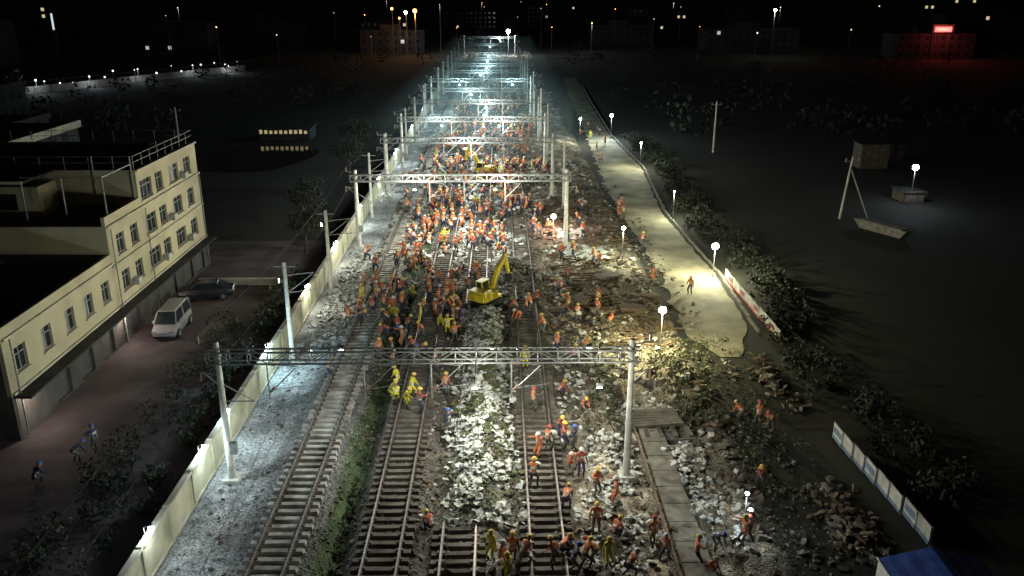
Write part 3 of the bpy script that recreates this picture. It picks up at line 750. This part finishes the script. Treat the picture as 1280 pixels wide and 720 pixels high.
mb=MB(); mb.tube((.5,.3,0),(.5,.3,9),.2,.2,6,2); mb.tube((5.5,.3,0),(5.5,.3,9),.2,.2,6,2); mb.b2(-1,7,.0,.3,9.4,12.4,2); mb.b2(-.2,6.2,-.1,-.01,9.8,11.6,0); mb.b2(.8,5.2,-.16,-.11,10.3,11.1,1)
o=mb.obj('illuminated_sign',['ered','ewin','dsteel'],loc=(166,334,.2)); light('POINT',(3,-5,10.6),(1,.1,.08),2500,o)
mb=MB(); mb.b2(-.6,.6,0,.3,0,18,1); mb.b2(-.35,.35,-.1,-.01,10.5,16.5,0); mb.obj('illuminated_sign',[em('white_sign',(.8,.9,1),.8),'dsteel'],loc=(-172,345,0))

# ------------------------------------------------------------------ people
def ik(a,b,l1,l2,pole):
    a=Vector(a); b=Vector(b); d=b-a; L_=min(d.length,(l1+l2)*.999); d.normalize(); b=a+d*L_
    t=(l1*l1-l2*l2+L_*L_)/(2*L_); h=math.sqrt(max(0,l1*l1-t*t)); p=Vector(pole); p=(p-d*p.dot(d)).normalized()
    return a+d*t+p*h,b
def person(pz,lean,feet,hands,turn=0,headup=.4,tool=None,sub=1,py=0):
    ln=math.radians(lean); u=Vector((0,math.sin(ln),math.cos(ln))); fw=Vector((0,math.cos(ln),-math.sin(ln)))
    P=Vector((0,py,pz)); sp=P+u*.2; ch=P+u*.4; nk=P+u*.54; hb=math.radians(lean*(1-headup)); hu=Vector((0,math.sin(hb),math.cos(hb))); hf=Vector((0,math.cos(hb),-math.sin(hb)))
    h0=nk+hu*.1+hf*.02; h1=nk+hu*.2+hf*.03
    v=[];E=[];r=[];seg=[]
    def ad(p,rad,par=None,lab=None):
        v.append(Vector(p)); r.append(rad)
        if par is not None: E.append((par,len(v)-1)); seg.append((par,len(v)-1,lab))
        return len(v)-1
    p0=ad(P,(.15,.12)); s1=ad(sp,(.145,.115),p0,'t'); c1=ad(ch,(.165,.125),s1,'t'); n1=ad(nk,(.062,.062),c1,'n'); a1=ad(h0,(.085,.095),n1,'h'); ad(h1,(.07,.08),a1,'h')
    ends=[]
    for s,ft,hd in((-1,feet[0],hands[0]),(1,feet[1],hands[1])):
        hip=P+Vector((s*.1,0,-.05)); ank=Vector((ft[0],ft[1],ft[2]+.1 if len(ft)>2 else .1))
        kn,ank=ik(hip,ank,.43,.43,(s*.15,1,.15))
        i=ad(hip,(.1,.1),p0,'l'); i=ad(hip.lerp(kn,.5),(.082,.085),i,'l'); i=ad(kn,(.062,.062),i,'l'); i=ad(kn.lerp(ank,.4),(.058,.06),i,'l'); i=ad(ank,(.045,.045),i,'b')
        ad(ank+Vector((s*.02,.16,-.055)),(.045,.035),i,'b')
        sh=ch+u*.06+Vector((s*.19,0,0)); el,wr=ik(sh,Vector(hd),.29,.26,(s*.5,-.6,-.5))
        i=ad(sh,(.07,.07),c1,'a'); i=ad(sh.lerp(el,.5),(.054,.054),i,'a'); i=ad(el,(.045,.045),i,'a'); i=ad(wr,(.03,.03),i,'a')
        hdn=(wr-el).normalized(); ad(wr+hdn*.08,(.035,.022),i,'s'); ends.append((wr,hdn,s))
    me=bpy.data.meshes.new('p'); me.from_pydata(v,E,[]); o=bpy.data.objects.new('p',me); COL.objects.link(o)
    o.modifiers.new('s','SKIN'); 
    if sub: sm=o.modifiers.new('u','SUBSURF'); sm.levels=sub
    sk=me.skin_vertices[0].data
    for i,q in enumerate(r): sk[i].radius=q
    for i in range(len(v)): sk[i].use_root=(i==0)
    bpy.context.view_layer.update()
    ev=o.evaluated_get(bpy.context.evaluated_depsgraph_get()); m2=bpy.data.meshes.new_from_object(ev)
    mb=MB(); mb.v=[tuple(q.co) for q in m2.vertices]; mb.f=[tuple(q.vertices) for q in m2.polygons]
    lab={'t':0,'a':1,'l':2,'n':3,'h':3,'s':3,'b':4}
    for q in m2.polygons:
        c=Vector(q.center); best=9;bl=None
        for a_,b_,l_ in seg:
            A=v[a_];B=v[b_];d=B-A;t=max(0,min(1,(c-A).dot(d)/d.length_squared)); dd=(c-(A+d*t)).length-.5*(r[a_][0]*(1-t)+r[b_][0]*t)
            if dd<best: best=dd;bl=l_;bt=t
        k=lab[bl]
        if bl=='a' and (c-ch).length<.22: k=0
        if k==0:
            hgt=(c-P).dot(u)
            if .06<hgt<.13 or .24<hgt<.3: k=6
            if hgt<-.06: k=2
        mb.m.append(k)
    bpy.data.objects.remove(o)
    hc=h0+hu*.045; sx_=Vector((1,0,0)); n=12; rings=[(0,.135,.155),(.03,.128,.143),(.08,.105,.12),(.115,.06,.07),(.128,.01,.012)]; vs=[];fs=[]
    for z,ra,rb in rings:
        for i in range(n):
            t=2*math.pi*i/n; vs.append(hc+hu*(z+.015)+sx_*(math.cos(t)*ra)+hf*(math.sin(t)*rb+(.02 if z==0 and math.sin(t)>0 else 0)))
    for j in range(4):
        for i in range(n): fs.append((j*n+i,j*n+(i+1)%n,(j+1)*n+(i+1)%n,(j+1)*n+i))
    fs.append(tuple(range(4*n,5*n))); mb.add(vs,fs,5)
    if sub:
        mb.tube(h0+hf*.085+hu*.02,h0+hf*.125-hu*.01,.012,.016,5,3)
        for s in(-1,1): mb.ball(h0+hf*.09+hu*.03+sx_*s*.033,.012,7,5,4); mb.ball(h0+sx_*s*.092+hu*.0,.025,3,5,4,(.5,1,1.3))
        mb.box(h0+hf*.096-hu*.035,(.045,.012,.01),7)
        for wr,d,s in ends:
            side=d.cross(Vector((0,0,1))); side=side.normalized() if side.length>.1 else Vector((1,0,0)); side=Vector((0,1,0)) if abs(d.z)>.8 else side
            cu=d.cross(side)*(-.012*s)
            for k,lf in enumerate((.062,.072,.068,.052)):
                b0=wr+d*.085+side*(.027-.018*k); m_=b0+d*lf*.5+cu; e_=m_+d*lf*.35+cu*1.6
                mb.tube(b0,m_,.009,.008,5,3); mb.tube(m_,e_,.008,.006,5,3)
            t0=wr+d*.03+side*.03; t1=t0+side*.03+d*.025; mb.tube(t0,t1,.012,.01,5,3); mb.tube(t1,t1+d*.03+side*.005,.01,.008,5,3)
    if tool=='shovel':
        A=ends[0][0]+ends[0][1]*.08; B=ends[1][0]+ends[1][1]*.08; d=(B-A).normalized(); mb.tube(A-d*.25,B+d*.6,.016,n=6,m=8); mb.box(B+d*.75,(.22,.2,.02),9,rx=-.5)
    if tool=='sack':
        c=(ends[0][0]+ends[1][0])/2+Vector((0,.12,.0)); mb.ball(c,.22,10,9,6,(1.15,.7,.75))
    if tool=='bar':
        A=ends[0][0]+ends[0][1]*.08; B=ends[1][0]+ends[1][1]*.08; d=(B-A).normalized(); mb.tube(A-d*.1,B+d*.8,.014,n=6,m=9)
    return mb
poses=[
 dict(pz=.9,lean=4,feet=[(-.12,-.02),(.13,.08)],hands=[(-.3,.1,.82),(.3,.12,.85)]),
 dict(pz=.87,lean=9,feet=[(-.1,-.3),(.1,.3)],hands=[(-.27,.32,.92),(.27,-.22,.86)]),
 dict(pz=.86,lean=68,py=-.15,feet=[(-.17,-.1),(.17,.1)],hands=[(-.14,.55,.42),(.16,.62,.35)],tool='bar'),
 dict(pz=.42,lean=38,py=-.12,feet=[(-.16,.1),(.18,.05)],hands=[(-.15,.5,.3),(.17,.48,.35)],headup=.3),
 dict(pz=.84,lean=36,feet=[(-.2,-.22),(.16,.25)],hands=[(.18,.22,.98),(-.14,.56,.66)],tool='shovel'),
 dict(pz=.88,lean=8,feet=[(-.12,-.12),(.12,.2)],hands=[(-.17,.36,1.05),(.17,.36,1.05)],tool='sack'),
 dict(pz=.9,lean=3,feet=[(-.13,0),(.14,.03)],hands=[(-.28,.1,.84),(.38,.42,1.42)],headup=0),
 dict(pz=.87,lean=22,feet=[(-.15,-.15),(.15,.15)],hands=[(-.12,.45,.85),(.15,.45,.8)]),
]
hi=[person(**p) for p in poses]; lo=[person(**p,sub=0) for p in poses]
def cm(n,c): return pm(n,c,tuple(q*.6 for q in c),7,.8,.2)
skin=cm('skin',(.42,.25,.17)); boots=cm('boots',(.03,.03,.03)); refl=cm('reflective_tape',(.65,.65,.58)); dk=cm('dark_feature',(.03,.02,.02))
org=cm('vest_orange',(.80,.25,.10)); org2=cm('vest_red_orange',(.62,.14,.08)); yv=cm('vest_yellow',(.75,.70,.05)); nav=cm('work_navy',(.05,.06,.12)); gry=cm('work_grey',(.17,.17,.17)); camo=cm('work_olive',(.12,.13,.08))
hy=cm('helmet_yellow',(.80,.58,.14)); hw=cm('helmet_white',(.7,.7,.66)); hr=cm('helmet_red',(.5,.09,.06)); hb_=cm('helmet_blue',(.08,.18,.5))
sets=[(org,nav,nav,hy),(org,org,gry,hy),(org2,org2,nav,hy),(org,camo,camo,hr),(yv,yv,yv,hy),(org,org,org,hw),(nav,nav,gry,hb_),(org2,gry,nav,hw)]
def slots(s): return [s[0],s[1],s[2],skin,boots,s[3],refl,dk,M['wood'],M['dsteel'],M['bagw']]
cache={}
def worker(x,y,p=None,s=None,rz=None):
    p=random.randrange(8) if p is None else p
    s=random.choices(range(8),[5,5,4,2,1.2,2.5,1.3,1.6])[0] if s is None else s
    if (p,s) not in cache:
        q=hi[p]; me=bpy.data.meshes.new('worker'); me.from_pydata(q.v,[],q.f)
        for m_ in slots(sets[s]): me.materials.append(m_)
        me.polygons.foreach_set('material_index',q.m); me.polygons.foreach_set('use_smooth',[True]*len(q.f)); cache[(p,s)]=me
    o=bpy.data.objects.new('construction_worker',cache[(p,s)]); COL.objects.link(o)
    sc=U(.93,1.04); o.scale=(sc,sc,sc); o.location=(x,y,gz(x,y)+(.0 if not any(abs(x-t)<1.25 for t in(-9.9,-5.2,2.05)) else .12)); o.rotation_euler[2]=U(0,6.28) if rz is None else rz
pts=[(-10.9,49),(-5.7,52),(-5.2,52.5),(-4.4,50),(-5.9,53.6),(-3.4,47.5),(1.9,44.6),(3.7,47.5),(4.9,44.8),(2.0,39.4),(2.5,40),(3.4,40.6),(4.1,40.6),(3.8,39),(4.15,38.4),(3.3,42),
 (0.0,30.5),(.35,29.9),(.9,30.3),(.5,31.2),(2.7,31.2),(2.3,30.2),(3.0,29.8),(4.4,33.4),(5.2,32.8),(3.6,30.6),(4.1,31.2),(4.6,30.6),(6.9,32.2),(7.3,31.4),(8.5,30.9),(9.0,30.5),(9.6,32.0),(-.4,31.2),(5.4,30.0),(1.6,36.5),(-3.3,33.5),(4.7,36.2),(5.6,35.4),(3.1,34.6),(-2.9,42.5),(4.9,51.2),(5.6,52.4),(3.9,53.8),(-4.7,44.2),
 (15,43.8),(15.6,43.2),(14.2,44.6),(10.9,32.0),(11.5,33.0),(13.4,37.8),(16,67),(13.3,70.3),(14.2,81),(13.8,92),(13.4,93.5),(14.0,97),(15,125),(15.5,135),(14.6,150),(16.5,158),(17.5,140),(15.8,147),(18,152),
 (1.4,59),(2.0,60.2),(2.4,60.8),(3.2,56.5),(4.8,60.5),(5.3,62),(5.0,65.5),(7.5,61),(4.6,66.5),(5.8,59.5),(1.2,61.5),(2.8,63),(1.6,50.5),(5.9,69),(9.1,74),(8.0,58)]
for x,y in pts: worker(x,y)
for x,y in((-6.7,46.5),(-6.2,45.6),(-5.6,45.2),(-6.3,47.6),(-5.4,46.4)): worker(x,y,random.choice((2,4,7,3)),4)
for x,y in((-22.9,40.5),(-22.3,41.6),(-24,38.5)): worker(x,y,s=6)
placed=[]
def crowd(n,x0,x1,y0,y1,dens=None):
    k=0;t=0
    while k<n and t<n*30:
        t+=1; x=U(x0,x1); y=U(y0,y1)
        if dens is not None and noise.noise(Vector((x*.4,y*.2,50)))+.35*R()<dens: continue
        if any(abs(x-a)<.5 and abs(y-b_)<.7 for a,b_ in placed[-400:]): continue
        if abs(x+1.0)<1.8 and abs(y-63)<2.4: continue
        placed.append((x,y)); k+=1
        yield x,y
for x,y in crowd(22,-11.2,-7.4,58,67): worker(x,y)
for x,y in crowd(8,-8.2,-6.6,52,60): worker(x,y)
for x,y in crowd(26,-6,-2.6,55,67): worker(x,y)
for x,y in crowd(6,-3,-1.5,66,70): worker(x,y)
mb=MB(); mats=[skin,boots,refl,dk,M['wood'],M['dsteel'],M['bagw']]+[org,org2,yv,nav,gry,camo,hy,hw,hr,hb_]
def ix(m_): return mats.index(m_)
maps=[[ix(q) for q in slots(s)] for s in sets]
def addp(x,y):
    p=random.randrange(8); s=random.choices(range(8),[6,5,5,3,.8,2.5,1.5,2])[0]; q=lo[p]; a=U(0,6.28); c_,s_=math.cos(a),math.sin(a); z=gz(x,y)+.06
    v=np.array(q.v); w_=np.stack([v[:,0]*c_-v[:,1]*s_+x,v[:,0]*s_+v[:,1]*c_+y,v[:,2]+z],1); o_=len(mb.v)
    mb.v.extend(map(tuple,w_.tolist())); mb.f.extend([tuple(i+o_ for i in f) for f in q.f]); mp2=maps[s]; mb.m.extend([mp2[k] for k in q.m])
for args in((48,-9.3,-6.2,72,100,0),(30,-6,-3.2,68,104,.05),(54,-3,.6,74,112,0),(38,-.5,3.8,84,125,0),(85,-9.5,-2,100,140,-.03),(80,-2,6.6,108,165,-.03),(120,-9,5,140,200,-.03),(40,-8,5,200,260,-.1),(14,4,10,62,100,0),(8,-12.5,-10,70,120,0)):
    for x,y in crowd(*args): addp(x,y)
mb.obj('distant_worker_crowd',mats,smooth=True)

# ------------------------------------------------------------------ dust haze over the far floodlit corridor
hm=bpy.data.materials.new('dust_haze'); hm.use_nodes=True; nt=hm.node_tree
for n_ in list(nt.nodes):
    if n_.type=='BSDF_PRINCIPLED': nt.nodes.remove(n_)
vs_=nt.nodes.new('ShaderNodeVolumeScatter'); vs_.inputs['Density'].default_value=.002; vs_.inputs['Anisotropy'].default_value=.2; vs_.inputs['Color'].default_value=(.7,.95,1,1)
nt.links.new(vs_.outputs['Volume'],nt.nodes['Material Output'].inputs['Volume'])
mb=MB(); mb.b2(-17,12,115,330,-.5,9); M['haze']=hm; mb.obj('dust_haze',['haze'])

# ------------------------------------------------------------------ sky, moon, camera
w=bpy.data.worlds.new('World'); scene.world=w; w.use_nodes=True; nt=w.node_tree; bg=nt.nodes['Background']
sk=nt.nodes.new('ShaderNodeTexSky'); sk.sky_type='NISHITA'; sk.sun_disc=False; sk.sun_elevation=math.radians(2); sk.sun_rotation=math.radians(60)
nt.links.new(sk.outputs['Color'],bg.inputs['Color']); bg.inputs['Strength'].default_value=.004
s=bpy.data.lights.new('moon','SUN'); s.energy=.01; s.angle=math.radians(.5); s.color=(.7,.8,1); so=bpy.data.objects.new('moon',s); COL.objects.link(so); so.rotation_euler=(math.radians(50),0,math.radians(-60))
cd=bpy.data.cameras.new('cam'); co=bpy.data.objects.new('camera',cd); COL.objects.link(co); co.location=(0,0,24)
co.rotation_euler=(math.radians(70.8),0,math.radians(-.86)); cd.lens=29.8; cd.sensor_width=36; cd.clip_end=5000
scene.camera=co
scene.view_settings.view_transform='Standard'; scene.view_settings.look='None'; scene.view_settings.exposure=0
